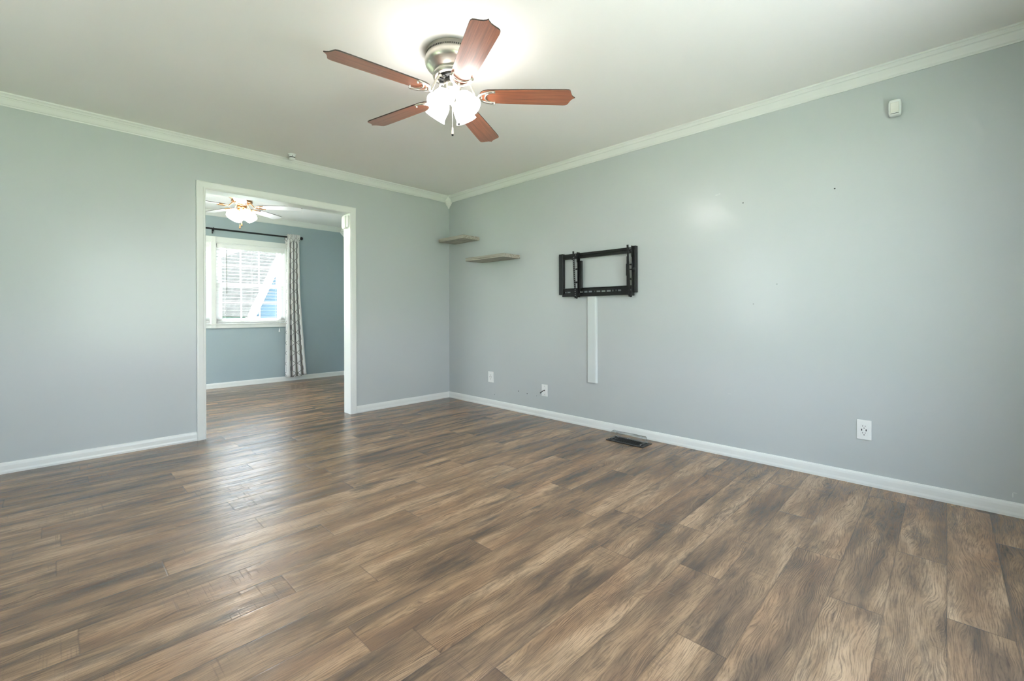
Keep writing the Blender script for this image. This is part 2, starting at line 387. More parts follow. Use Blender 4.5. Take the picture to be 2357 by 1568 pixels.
# dividing wall: two skins so each room keeps its own paint
b = MB(); wall_boxes(b, RX0-.12, 0, 0, H, 0, WT/2, [(DX0-.019, DX1+.019, 0, DZ+.019)], 'x')
b.bm.normal_update(); b.build('wall_back', M_WALL, **S)
b = MB(); wall_boxes(b, RX0-.12, 0, 0, H, WT/2+.0005, WT, [(DX0-.019, DX1+.019, 0, DZ+.019)], 'x'); b.build('wall_far_front', M_BLUE, **S)
b = MB(); wall_boxes(b, RY0-.12, WT/2, 0, H, 0, .12, [], 'y'); WR = b.build('wall_right', M_WALL, **S)
FYW = 2.835                                # face of the far room's window wall
b = MB(); wall_boxes(b, WT/2, FYW, 0, H, .0005, .12, [], 'y'); b.build('wall_far_right', M_BLUE, **S)
W1 = (-1.820, -.915, .883, 2.006); W2 = (-2.780, -1.875, .883, 2.006)
b = MB(); wall_boxes(b, RX0-.12, .12, 0, H, FYW, FYW+.17, [W1, W2], 'x'); b.build('wall_far', M_BLUE, **S)
b = MB(); wall_boxes(b, RX0-.12, .12, 0, H, RY0-.12, RY0, [BW], 'x'); b.build('wall_front', M_WALL, **S)
b = MB(); wall_boxes(b, RY0, 0, 0, H, RX0-.12, RX0, [LW], 'y'); b.build('wall_left', M_WALL, **S)
b = MB(); wall_boxes(b, WT, FYW, 0, H, RX0-.12, RX0, [FW], 'y'); b.build('wall_far_left', M_BLUE, **S)
b = MB(); b.box(RX0-.12, .12, RY0-.12, .06, H, H+.12); b.build('ceiling', M_CEIL, **S)
b = MB(); b.box(RX0-.12, .12, .0605, FYW+.17, H, H+.12); b.build('ceiling_far', M_CEIL, **S)

# small marks on the TV wall
def wall_disc(name, y, z, r, m, sy=1.0, sz=1.0):
    b = MB(); M_ = Matrix.Translation((-.0004, y, z)) @ Matrix.Rotation(-PI/2, 4, 'Y') @ Matrix.Diagonal((sz, sy, 1, 1))
    b.lathe([(r, 0), (r*.7, .0004), (0.0001, .0002)], 10, M_); b.build(name, m, WR)
for y, z, r in [(-.800, .134, .004), (-1.161, .214, .005), (-1.283, .204, .005), (-1.411, .197, .0035), (-3.323, 1.787, .004), (-3.845, 1.784, .0045), (-3.531, 1.212, .0025), (-3.387, 1.082, .0025)]:
    wall_disc('nail_hole', y, z, r, M_HOLE)
for y, z, sy, sz in [(-3.147, 1.875, 3.0, .7), (-3.165, 1.879, 2.0, .5), (-4.573, .105, .6, 3.2), (-4.580, .118, 2.0, .5), (-3.234, .445, 4, .25)]:
    wall_disc('paint_chip', y, z, .004, M_SPACK, sy, sz)

# ---------------------------------------------------------------- crown, baseboards, casing
CR = [(0, -.0774), (.0055, -.0774), (.0075, -.071), (.013, -.066), (.020, -.054), (.027, -.040), (.0315, -.0325), (.0315, -.0295), (.036, -.0275), (.041, -.018), (.0465, -.012), (.050, -.0105), (.050, 0), (0, 0)]
BB = [(0, 0), (.013, 0), (.0135, .012), (.0115, .024), (.0105, .050), (.0085, .062), (.005, .070), (0, .0717)]
def strip(name, prof, p0, p1, nrm, z, m=M_TRIM):
    """profile (distance from wall, z) run from p0 to p1 along a wall with inward normal nrm"""
    b = MB(); n = V((nrm[0], nrm[1], 0))
    b.sweep([(a, c) for a, c in prof], [(V((p[0], p[1], z)), n, V((0, 0, 1))) for p in (p0, p1)])
    return b.build(name, m, **S)
strip('trim_1', CR, (RX0, 0), (0, 0), (0, -1), H); strip('trim_2', CR, (0, 0), (0, RY0), (-1, 0), H)
strip('trim_3', CR, (RX0, RY0), (0, RY0), (0, 1), H); strip('trim_4', CR, (RX0, 0), (RX0, RY0), (1, 0), H)
strip('trim_5', CR, (RX0, FYW), (0, FYW), (0, -1), H); strip('trim_6', CR, (0, WT), (0, FYW), (-1, 0), H)
strip('baseboard_back', BB, (RX0, 0), (DX0-.063, 0), (0, -1), 0); strip('baseboard_back_2', BB, (DX1+.063, 0), (0, 0), (0, -1), 0)
strip('baseboard_right', BB, (0, 0), (0, RY0), (-1, 0), 0); strip('baseboard_front', BB, (RX0, RY0), (0, RY0), (0, 1), 0)
strip('baseboard_left', BB, (RX0, 0), (RX0, RY0), (1, 0), 0)
strip('baseboard_far', BB, (RX0, FYW), (0, FYW), (0, -1), 0); strip('baseboard_far_right', BB, (0, WT), (0, FYW), (-1, 0), 0)
def corner_block(name, cx, cy):
    b = MB(); rs = [(.070, H), (.070, H-.012), (.066, H-.016), (.062, H-.060), (.066, H-.068), (.066, H-.080), (.060, H-.084), (.056, H-.092), (.047, H-.097), (.044, H-.106), (.034, H-.112), (.026, H-.120), (.018, H-.124), (.016, H-.134), (.010, H-.140), (.004, H-.146)]
    prev = None
    for r, z in rs:
        ring = [b.bm.verts.new((cx+x*r, cy+y*r, z)) for x, y in ((0, 0), (-1, 0), (-1, -.35), (-.35, -1), (0, -1))]
        if prev:
            for j in range(5): b.bm.faces.new((prev[j], prev[(j+1) % 5], ring[(j+1) % 5], ring[j]))
        else: b.bm.faces.new(ring)
        prev = ring
    b.bm.faces.new(prev); return b.build(name, M_TRIM, **S)
corner_block('trim_7', 0, 0); corner_block('trim_8', 0, FYW)
# doorway: jamb lining and casings
dr = empty('door_1', ((DX0+DX1)/2, 0, 0), **S); ox = -(DX0+DX1)/2
def dbox(name, *a, **k):
    b = MB(); b.box(a[0]+ox, a[1]+ox, *a[2:], **k); return b.build(name, M_TRIM, dr)
dbox('side_jamb', DX0-.019, DX0, -.0, WT, 0, DZ); dbox('side_jamb', DX1, DX1+.019, -.0, WT, 0, DZ); dbox('head_jamb', DX0-.019, DX1+.019, 0, WT, DZ, DZ+.019)
CS = [(.0, 0), (0, .010), (.004, .013), (.012, .013), (.018, .0155), (.050, .018), (.059, .018), (.063, .015), (.063, 0)]
def casing(side):   # mitred frame: side=-1 main room face, +1 far room face
    y0 = 0 if side < 0 else WT
    b = MB(); pts = []
    for a, t in CS:
        e = a  # distance outward from opening
        pts.append([V((DX0-e+ox, y0+side*t, 0)), V((DX0-e+ox, y0+side*t, DZ+e)), V((DX1+e+ox, y0+side*t, DZ+e)), V((DX1+e+ox, y0+side*t, 0))])
    vs = [[b.bm.verts.new(p) for p in row] for row in pts]; n = len(vs)
    for i in range(n):
        for j in range(3): b.bm.faces.new((vs[i][j], vs[i][j+1], vs[(i+1) % n][j+1], vs[(i+1) % n][j]))
    for j in (0, 3): b.bm.faces.new([vs[i][j] for i in range(n)])
    return b.build('casing', M_TRIM, dr)
casing(-1); casing(1)

# ---------------------------------------------------------------- far windows
def far_window(name, x0, x1, right_casing):
    z0, z1 = .883, 2.006; ys = FYW
    w = empty(name, ((x0+x1)/2, ys, z0), **S); ox = -(x0+x1)/2; oy = -ys; oz = -z0
    def part(n, m, boxes, bev=.0015, parent=w):
        b = MB()
        for q in boxes: b.box(q[0]+ox, q[1]+ox, q[2]+oy, q[3]+oy, q[4]+oz, q[5]+oz, bev)
        return b.build(n, m, parent)
    # jamb liners
    part('window_jamb', M_VINYL, [(x0, x0+.012, ys, ys+.17, z0, z1), (x1-.012, x1, ys, ys+.17, z0, z1), (x0+.012, x1-.012, ys, ys+.17, z1-.012, z1), (x0+.012, x1-.012, ys, ys+.17, z0, z0+.012)], 0)
    gx0, gx1 = (x0+x1)/2-.36, (x0+x1)/2+.36
    fx0, fx1 = x0+.012, x1-.012
    part('window_frame', M_VINYL, [(fx0, fx0+.040, ys+.055, ys+.13, z0+.012, z1-.012), (fx1-.040, fx1, ys+.055, ys+.13, z0+.012, z1-.012), (fx0+.04, fx1-.04, ys+.055, ys+.13, z1-.026, z1-.012), (fx0+.04, fx1-.04, ys+.055, ys+.13, z0+.012, z0+.03)])
    for n, za, zb, gz0, gz1, yc in (('upper_sash', 1.413, z1-.026, 1.462, 1.955, ys+.105), ('lower_sash', z0+.03, 1.460, z0+.075, 1.415, ys+.075)):
        a, c = fx0+.040, fx1-.040
        s_ = part(n, M_VINYL, [(a, gx0, yc-.014, yc+.014, za, zb), (gx1, c, yc-.014, yc+.014, za, zb), (gx0, gx1, yc-.014, yc+.014, gz1, zb), (gx0, gx1, yc-.014, yc+.014, za, gz0)])
        gb = [(gx0-.004, gx1+.004, yc-.002, yc+.002, gz0-.004, gz1+.004)]
        part('pane', M_GLASS, gb, 0, s_)
        dx = (gx1-gx0)/3; zm = (gz0+gz1)/2
        part('muntins', M_VINYL, [(gx0+dx*i-.009, gx0+dx*i+.009, yc+.0025, yc+.010, gz0, gz1) for i in (1, 2)]+[(gx0, gx1, yc+.003, yc+.0095, zm-.009, zm+.009)], .0, s_)
    return w
win1 = far_window('window_1', *W1[:2], True); win2 = far_window('window_2', *W2[:2], False)
# casing round both windows
b = MB(); y0, y1 = FYW-.018, FYW
b.box(W2[0]-.075, W1[1]+.075, y0, y1, W1[3], W1[3]+.078, .002); b.box(W1[1], W1[1]+.075, y0, y1, W1[2]-.058, W1[3], .002)
b.box(W2[0]-.075, W2[0], y0, y1, W1[2]-.058, W1[3], .002); b.box(W2[1], W1[0], y0-.008, y1, W1[2]-.058, W1[3]+.078, .002)
b.box(W2[0], W1[1], y0, y1, W1[2]-.058, W1[2], .002); b.box(W2[0], W1[1], y0-.012, y1, W1[2]-.008, W1[2], .003)
b.build('trim_9', M_TRIM, **S)

# blinds
def blind(x0, x1, label, block):
    a, c = x0+.016, x1-.016; yb = FYW+.026; zt = 1.992; zb = .900
    r = empty('window_blind', ((a+c)/2, yb, zb), label=label, category='blind', group='horizontal blinds in the far room windows')
    ox, oy, oz = -(a+c)/2, -yb, -zb
    def P(b, *q, **k): b.box(q[0]+ox, q[1]+ox, q[2]+oy, q[3]+oy, q[4]+oz, q[5]+oz, **k)
    b = MB(); P(b, a, c, yb-.024, yb+.024, zt-.045, zt, bev=.002); P(b, a, c, yb-.030, yb-.025, zt-.062, zt, bev=.001); b.build('headrail', M_BLIND, r)
    b = MB(); z = zt-.085; tops = []
    while z > zb+.068:
        P(b, a, c, yb-.0245, yb+.0245, z-.0013, z+.0013); z -= .0465
    for i in range(4): P(b, a, c, yb-.0245, yb+.0245, zb+.024+i*.0085, zb+.0275+i*.0085)
    for q in (.12, .5, .88):                                     # ladder strings
        xx = a+(c-a)*q
        for yy in (yb-.0252, yb+.0252): P(b, xx-.0006, xx+.0006, yy-.0005, yy+.0005, zb+.02, zt-.05)
    b.build('slats', M_BLIND, r)
    b = MB(); P(b, a, c, yb-.026, yb+.026, zb, zb+.021, bev=.004); b.build('bottom_rail', M_BLIND, r)
    if block:
        b = MB(); xw = a+.115
        b.cyl((xw+ox, -.030, zt-.06-zb), (xw+.003+ox, -.034, 1.305-zb), .0048, 8); b.build('tilt_wand', mat('grey_wand', srgb(150, 150, 148), .4, noise_amt=.1), r, label='grey plastic wand')
        b = MB(); xw = c-.085
        b.tube([(xw+ox, -.036, zt-.06-zb), (xw+ox, -.040, .95-zb), (xw+ox, -.060, .86-zb), (xw+ox, -.060, .80-zb)], .0016, 6)
        k = b.build('lift_cord', M_BLIND, r)
        b = MB(); b.lathe([(.003, .0), (.006, -.008), (.0075, -.028), (.0115, -.042), (.008, -.047), (.001, -.047)], 12, Matrix.Translation((xw+ox, -.060, .80-zb))); b.build('cord_tassel', M_PLAST, k)
        b = MB(); b.box(W1[0]-.03+ox, W1[0]+.045+ox, -.034, -.026, 2.000-zb, 2.024-zb, bev=.001); b.build('mounting_clip', M_PLAST, r)
    return r
blind(*W1[:2], 'white horizontal blind with tilt wand, beside the patterned curtain', True)
blind(*W2[:2], 'white horizontal blind in the left window, cut off by the doorway casing', False)

# curtain rod and curtain
r = empty('curtain_rod', (-1.8, FYW-.085, 2.176), label='black curtain rod with end knob above the far window', category='curtain rod')
RYD = FYW-.085
b = MB(); b.cyl((-1.75, 0, -.004), (1.075, 0, 0), .0125, 16); b.build('pole', M_ROD, r)
b = MB(); b.lathe([(.001, 0), (.014, .001), (.016, .006), (.023, .012), (.026, .024), (.022, .036), (.012, .042), (.001, .043)], 8, Matrix.Translation((1.066, 0, 0)) @ Matrix.Rotation(PI/2, 4, 'Y'), smooth=False); b.build('finial', M_ROD, r)
for bx in (-.055, 1.04):
    b = MB(); b.box(bx-.008, bx+.008, .072, .0845, -.055, .015, .001); b.tube([(bx, .078, -.035), (bx, .04, -.030), (bx, .005, -.024)], .0055, 8)
    b.tube([(bx, .0165*math.cos(q), .0165*math.sin(q)) for q in [PI*(i/10)*1.5-PI*.9 for i in range(11)]], .0045, 8, up=(1, 0, 0)); b.build('bracket', M_ROD, r)
def curtain():
    nu, nv = 132, 60; zt, zb_ = 2.212, .078
    bm = bmesh.new(); uvl = bm.loops.layers.uv.new('UVMap'); g = []
    Wc = .78
    for j in range(nv+1):
        t = j/nv; z = zt+(zb_-zt)*t; row = []
        xl = -.920-.028*t; xr = -.742+.010*min(1, t*2)+.098*max(0, (t-.35)/.65)**1.3
        for i in range(nu+1):
            s_ = i/nu
            ph = 2*PI*4.0*s_
            amp = (.020+.020*t)
            x = xl+(xr-xl)*s_+.010*math.sin(2*ph+1.0)*(.6+.5*t)*(1 if .03 < s_ < .97 else .3)
            y = RYD-.008+amp*math.cos(ph+.5*math.sin(3*t))*1.0+.004*math.sin(9*s_+5*t)
            if t < .05: y = RYD-.017-.003*math.cos(ph)
            if z < .10: z2 = z-.015*math.sin(4*s_+.5)
            else: z2 = z
            row.append(bm.verts.new((x, y, z2+(.012 if t < .001 and math.cos(2*ph) > 0 else 0)+.012*s_*0)))
        g.append(row)
    for j in range(nv):
        for i in range(nu):
            f = bm.faces.new((g[j][i], g[j][i+1], g[j+1][i+1], g[j+1][i])); f.smooth = True
            for lp, (a, c) in zip(f.loops, ((i, j), (i+1, j), (i+1, j+1), (i, j+1))):
                lp[uvl].uv = (a/nu*Wc, -(c/nv)*(zt-zb_))
    me = bpy.data.meshes.new('window_curtain'); bm.to_mesh(me); bm.free(); me.materials.append(M_CURT)
    o = bpy.data.objects.new('window_curtain', me); COL.objects.link(o)
    md = o.modifiers.new('thick', 'SOLIDIFY'); md.thickness = .0014
    o['label'] = 'white curtain panel with dark trellis lines hanging from the black rod'; o['category'] = 'curtain'
    b = MB(); uv = b.bm.loops.layers.uv.new('UVMap'); rows = []; nn = 60
    for i in range(nn+1):
        s_ = i/nn; x = -.921+.180*s_; w_ = .0025*math.sin(2*PI*7*s_)
        rows.append([b.bm.verts.new((x, RYD+(.0165+w_)*math.cos(a), 2.180+(.0165+w_)*math.sin(a)+(.016 if k == 4 else 0))) for k, a in enumerate([2*PI*j/16 for j in range(16)])])
    for i in range(nn):
        for j in range(16):
            f = b.bm.faces.new((rows[i][j], rows[i+1][j], rows[i+1][(j+1) % 16], rows[i][(j+1) % 16])); f.smooth = True
            for lp, q in zip(f.loops, ((i, j), (i+1, j), (i+1, j+1), (i, j+1))): lp[uv].uv = (q[0]/nn*.78, q[1]*.006)
    b.build('rod_pocket', M_CURT, o)
    # turned-back top corner
    b = MB(); uv = b.bm.loops.layers.uv.new('UVMap')
    P_ = [(-.958, RYD+.012, 2.192), (-.918, RYD+.006, 2.200), (-.918, RYD+.010, 2.060), (-.940, RYD+.014, 2.078)]
    f = b.face(P_)
    for lp in f.loops: lp[uv].uv = (lp.vert.co.x+3, lp.vert.co.z)
    q = b.build('turned_back_corner', M_CURT, o); md = q.modifiers.new('thick', 'SOLIDIFY'); md.thickness = .002
curtain()

# main-room windows behind / left of the camera, plus the added far-room one
def room_window(name, along, rect, face, sgn):
    a0, a1, z0, z1 = rect; w = empty(name, (0, 0, 0), **S)
    def bx(b, p, q, t0, t1, za, zb, bev=.0):
        t0, t1 = face+sgn*t0, face+sgn*t1; t0, t1 = min(t0, t1), max(t0, t1)
        if along == 'x': b.box(p, q, t0, t1, za, zb, bev)
        else: b.box(t0, t1, p, q, za, zb, bev)
    b = MB()
    bx(b, a0-.065, a0, -.018, 0, z0-.06, z1+.065); bx(b, a1, a1+.065, -.018, 0, z0-.06, z1+.065); bx(b, a0, a1, -.018, 0, z1, z1+.065); bx(b, a0, a1, -.018, 0, z0-.06, z0); b.build('casing', M_TRIM, w)
    b = MB(); m_ = (a0+a1)/2
    for p, q in ((a0, a0+.045), (m_-.035, m_+.035), (a1-.045, a1)): bx(b, p, q, .03, .08, z0, z1)
    for p, q in ((a0+.045, m_-.035), (m_+.035, a1-.045)):
        for za, zb in ((z0, z0+.05), ((z0+z1)/2-.022, (z0+z1)/2+.022), (z1-.05, z1)): bx(b, p, q, .03, .08, za, zb)
    fr = b.build('window_frame', M_VINYL, w)
    b = MB(); bx(b, a0+.04, a1-.04, .053, .057, z0+.04, z1-.04); b.build('pane', M_GLASS, fr)
room_window('window_3', 'x', BW, RY0, -1); room_window('window_4', 'y', LW, RX0, -1); room_window('added_window', 'y', FW, RX0, -1)  # the last one is added, out of view, to brighten the far room

# ---------------------------------------------------------------- ceiling fans
def blade_mesh(mats, R_):
    k = R_/.669
    side = [(.148, .020), (.155, .036), (.168, .047), (.190, .0545), (.26, .058), (.40, .0625), (.55, .066), (.610, .067), (.625, .0655), (.634, .060), (.639, .050), (.643, .036), (.650, .018), (.660, .006), (.669, 0)]
    pts = [(x*k if x > .3 else x, y) for x, y in side]; out = pts+[(x, -y) for x, y in pts[:-1][::-1]]
    b = MB(); uv = b.bm.loops.layers.uv.new('UVMap'); t = .003
    lo = [b.bm.verts.new((x, y, -t)) for x, y in out]; hi = [b.bm.verts.new((x, y, t)) for x, y in out]; n = len(out)
    b.bm.faces.new(lo[::-1]); b.bm.faces.new(hi)
    for i in range(n):
        f = b.bm.faces.new((lo[i], lo[(i+1) % n], hi[(i+1) % n], hi[i])); f.material_index = 1
    for f in b.bm.faces:
        for lp in f.loops: lp[uv].uv = (lp.vert.co.x, lp.vert.co.y)
    return b
def iron_mesh(zrel):
    """blade iron in blade frame: x outward; blade centre height 0; flywheel at height zrel, radius .062"""
    b = MB(); 
    b.tube([(.058, 0, zrel), (.080, 0, zrel-.004), (.100, 0, zrel*.62), (.114, 0, zrel*.25), (.128, 0, -.012), (.150, 0, -.012)], [.013, .011, .0085, .0085, .0095, .008], 10, flat=.62)
    w = .050
    outer = [(.255-.090*math.cos(a)**.8 if math.cos(a) > 0 else .255, w*math.sin(a)*1.02, -.009) for a in [(-PI/2)+PI*i/16 for i in range(17)]]
    outer = [(.230-.088*max(0, math.cos(a)), (w+.004)*math.sin(a), -.009) for a in [(-PI/2)+PI*i/18 for i in range(19)]]
    b.tube(outer, [.005]+[.0075]*17+[.005], 8, flat=.7)
    inner = [(.226-.048*max(0, math.cos(a)), (w-.002)*math.sin(a), -.008) for a in [(-PI/2)+PI*i/18 for i in range(19)]]
    b.tube(inner, .0042, 8, flat=.8)
    return b
def shade_profile(L, r0, r1, bell):
    if bell: return [(r0, 0), (r0+.006, .006), (.034, .016), (.045, .034), (.0495, .056), (.0500, .078), (.0515, .095), (r1, L)]
    return [(r0, 0), (r0+.010, .006), (.044, .022), (.056, .044), (.0625, .066), (.062, .084), (.056, .100), (r1, L)]
def make_fan(cx, cy, zb, R_, phi, sgn, pitch, shade_ang, dz, mats, labels, bell=True, lights=14.0):
    m_met, m_bl, m_be, m_sh, m_fob = mats
    fan = empty('ceiling_fan', (cx, cy, H), label=labels, category='ceiling fan')
    z = lambda a: a-H+dz
    b = MB(); b.lathe([(.120, z(H)-dz), (.135, -.001), (.137, -.006), (.136, -.012), (.1365, -.013), (.138, -.016), (.138, z(2.418)), (.1395, z(2.417)), (.1405, z(2.405)), (.145, z(2.398)), (.147, z(2.380)), (.1445, z(2.366)), (.136, z(2.352)), (.100, z(2.327)), (.098, z(2.325)), (.103, z(2.322)), (.106, z(2.312)), (.104, z(2.300)), (.098, z(2.293)), (.086, z(2.292)), (.080, z(2.298)), (.076, z(2.312)), (.02, z(2.314))], 64); b.build('motor_housing', m_met, fan)
    b = MB(); n = 84
    for i in range(n):
        a = 2*PI*i/n; b.box(.1392, .1412, -.0022, .0022, z(2.4065), z(2.4145), M=Matrix.Rotation(a, 4, 'Z'))
    b.build('vent_slots', M_DARK, fan, label='row of dark vent slots')
    b = MB(); b.lathe([(.02, z(2.313)), (.070, z(2.308)), (.072, z(2.296)), (.068, z(2.288)), (.02, z(2.286))], 40)
    for i in range(10):
        a = 2*PI*i/10+.2; b.box(.050, .074, -.006, .006, z(2.284), z(2.290), .001, M=Matrix.Rotation(a, 4, 'Z'))
    b.build('flywheel', M_BLACK if bell else m_met, fan)
    b = MB(); b.lathe([(.034, z(2.292)), (.034, z(2.284)), (.0465, z(2.282)), (.047, z(2.238)), (.043, z(2.232)), (.036, z(2.224)), (.020, z(2.214)), (.014, z(2.190)), (.010, z(2.180)), (.009, z(2.166)), (.011, z(2.160)), (.007, z(2.150)), (.001, z(2.147))], 36); kit = b.build('switch_housing', m_met, fan)
    for i in range(5):
        a = phi+sgn*2*PI*i/5
        Mb = Matrix.Translation((0, 0, zb-H)) @ Matrix.Rotation(a, 4, 'Z') @ Matrix.Rotation(pitch, 4, 'X')
        bl = blade_mesh(None, R_).build('fan_blade', [m_bl, m_be], fan); bl.matrix_local = Mb
        ir = iron_mesh(z(2.293)-(zb-H)).build('blade_iron', m_met, fan); ir.matrix_local = Matrix.Translation((0, 0, zb-H)) @ Matrix.Rotation(a, 4, 'Z') @ Matrix.Rotation(pitch*.5, 4, 'X')
        for yy, xx in ((.047, .228), (-.047, .228), (0, .158)):
            b = MB(); b.lathe([(.0042, -.003), (.0042, -.0145), (.0030, -.0155), (.0005, -.0158)], 10, Matrix.Translation((xx, yy, 0))); b.build('screw', m_met, bl)
    tilt = math.radians(40)
    for i in range(4):
        a = shade_ang+i*PI/2
        Ms = Matrix.Rotation(a, 4, 'Z') @ Matrix.Translation((.052, 0, z(2.199))) @ Matrix.Rotation(PI-tilt, 4, 'Y')
        b = MB(); b.tube([(.016, 0, z(2.222)), (.034, 0, z(2.222)), (.047, 0, z(2.212)), (.050, 0, z(2.202))], [.007, .007, .009, .014], 12)
        b.lathe([(.010, -.005), (.0195, -.002), (.0215, .006), (.019, .009)], 20, Matrix.Translation((.052, 0, z(2.199))) @ Matrix.Rotation(PI-tilt, 4, 'Y'))
        ar = b.build('lamp_holder', m_met, fan); ar.rotation_euler = (0, 0, a)
        b = MB()
        pr = shade_profile(.112 if bell else .112, .020, .0595 if bell else .050, bell)
        b.lathe(pr, 36); inn = [(q[0]-.0025, q[1]) for q in pr][::-1]; b.lathe([pr[-1]]+inn, 36)
        sh = b.build('lamp_shade', m_sh, fan, label='lit frosted glass shade'); sh.matrix_local = Ms
        b = MB(); b.sphere((0, 0, .060), .022, (1, 1, 1.5)); b.cyl((0, 0, .010), (0, 0, .040), .012); b.build('bulb', M_BULB, sh)
    for (px, py, zt, zf) in (((0, -.050, 2.242, 2.013) if bell else (0, -.05, 2.242, 2.034)), ((.034, -.048, 2.242, 2.072) if bell else (.018, -.048, 2.242, 2.066))):
        Rz = Matrix.Rotation(math.radians(-38.1), 4, 'Z')     # chains hang on the doorway side of the housing
        p = Rz @ V((px, py, 0))
        b = MB(); zz = z(zt)
        b.tube([(p.x*.8, p.y*.8, zz), (p.x, p.y, zz-.01), (p.x, p.y, z(zf))], .0009, 6)
        while zz-.012 > z(zf): b.sphere((p.x, p.y, zz-.012), .0016, seg=6); zz -= .0042
        ch = b.build('pull_chain', m_met, fan)
        b = MB(); b.lathe([(.0015, 0), (.0035, -.002), (.0045, -.012), (.0065, -.028), (.0068, -.034), (.006, -.037)], 14, Matrix.Translation((p.x, p.y, z(zf)))); fb = b.build('pull_fob', m_fob, ch)
        b = MB(); b.lathe([(.006, -.037), (.0062, -.041), (.004, -.045), (.0005, -.046)], 14, Matrix.Translation((p.x, p.y, z(zf)))); b.build('fob_tip', M_DARK, ch)
    return fan
lat0 = math.radians(-38.1)
make_fan(-1.837, -2.417, 2.205, .669, math.radians(172.4), 1, math.radians(-8.7), math.radians(102.9), 0.0, (M_NICK, M_BLADE, M_BEDGE, M_SHADE, M_FOB), 'brushed nickel ceiling fan with reddish wood blades and four lit shades')
make_fan(-1.879, 1.346, 2.232, .641, -.621, 1, math.radians(-8), math.radians(-38.1-45+7), -.020, (M_BRASS, M_WBLADE, M_WBEDGE, M_SHADE2, M_FOB2), 'brass ceiling fan with white blades seen through the doorway', bell=False)

# ---------------------------------------------------------------- floating shelves
def shelf(y0, y1, z0, z1, d, label):
    b = MB(); b.box(-d, -.0005, y0, y1, z0, z1, .0015); o = b.build('floating_shelf', M_SHELF, label=label, category='shelf', group='grey floating shelves near the corner')
shelf(-.561, -.118, 1.846, 1.884, .240, 'upper grey wood floating shelf right in the room corner')
shelf(-1.189, -.604, 1.585, 1.622, .242, 'lower grey wood floating shelf, between the corner and the TV bracket')

# ---------------------------------------------------------------- TV bracket
tv = empty('tv_wall_bracket', (0, -2.125, 1.38), label='black steel TV wall bracket with two tilting arms, no television', category='tv bracket')
def tb(name, boxes, m=M_BLACK, parent=tv, bev=.0015, label=None):
    b = MB()
    for q in boxes: b.box(q[0], q[1], q[2]+2.125, q[3]+2.125, q[4]-1.38, q[5]-1.38, bev)
    o = b.build(name, m, parent)
    if label: o['label'] = label
    return o
tb('top_rail', [(-.022, -.001, -2.50, -1.755, 1.520, 1.566), (-.032, -.022, -2.50, -1.755, 1.545, 1.566), (-.032, -.022, -2.50, -1.755, 1.520, 1.528)])
# bottom rail with slots: strips plus bridges
sl = [(-1.800, -1.776), (-1.846, -1.810), (-1.987, -1.951), (-2.035, -1.999), (-2.083, -2.047), (-2.115, -2.106), (-2.170, -2.130), (-2.222, -2.182), (-2.275, -2.234), (-2.302, -2.288), (-2.332, -2.320), (-2.375, -2.344), (-2.475, -2.455)]
bx_ = [(-.020, -.016, -2.50, -1.755, 1.221, 1.250), (-.034, -.016, -2.50, -1.755, 1.243, 1.250), (-.020, -.016, -2.50, -1.755, 1.190, 1.207), (-.032, -.020, -2.49, -1.760, 1.173, 1.191)]
prev = -2.50
for a, c in sorted(sl): bx_.append((-.0198, -.0162, prev, a, 1.2065, 1.2215)); prev = c
bx_.append((-.0198, -.0162, prev, -1.755, 1.2065, 1.2215))
bx_ += [(-.020, -.001, -2.49, -1.765, 1.244, 1.249), (-.020, -.001, -2.49, -1.765, 1.174, 1.179)]
tb('bottom_rail', bx_, bev=.0006)
for ya, yb in ((-1.772, -1.724), (-2.520, -2.482)):
    tb('end_cap', [(-.036, -.001, ya, yb, 1.192, 1.574)], bev=.004)
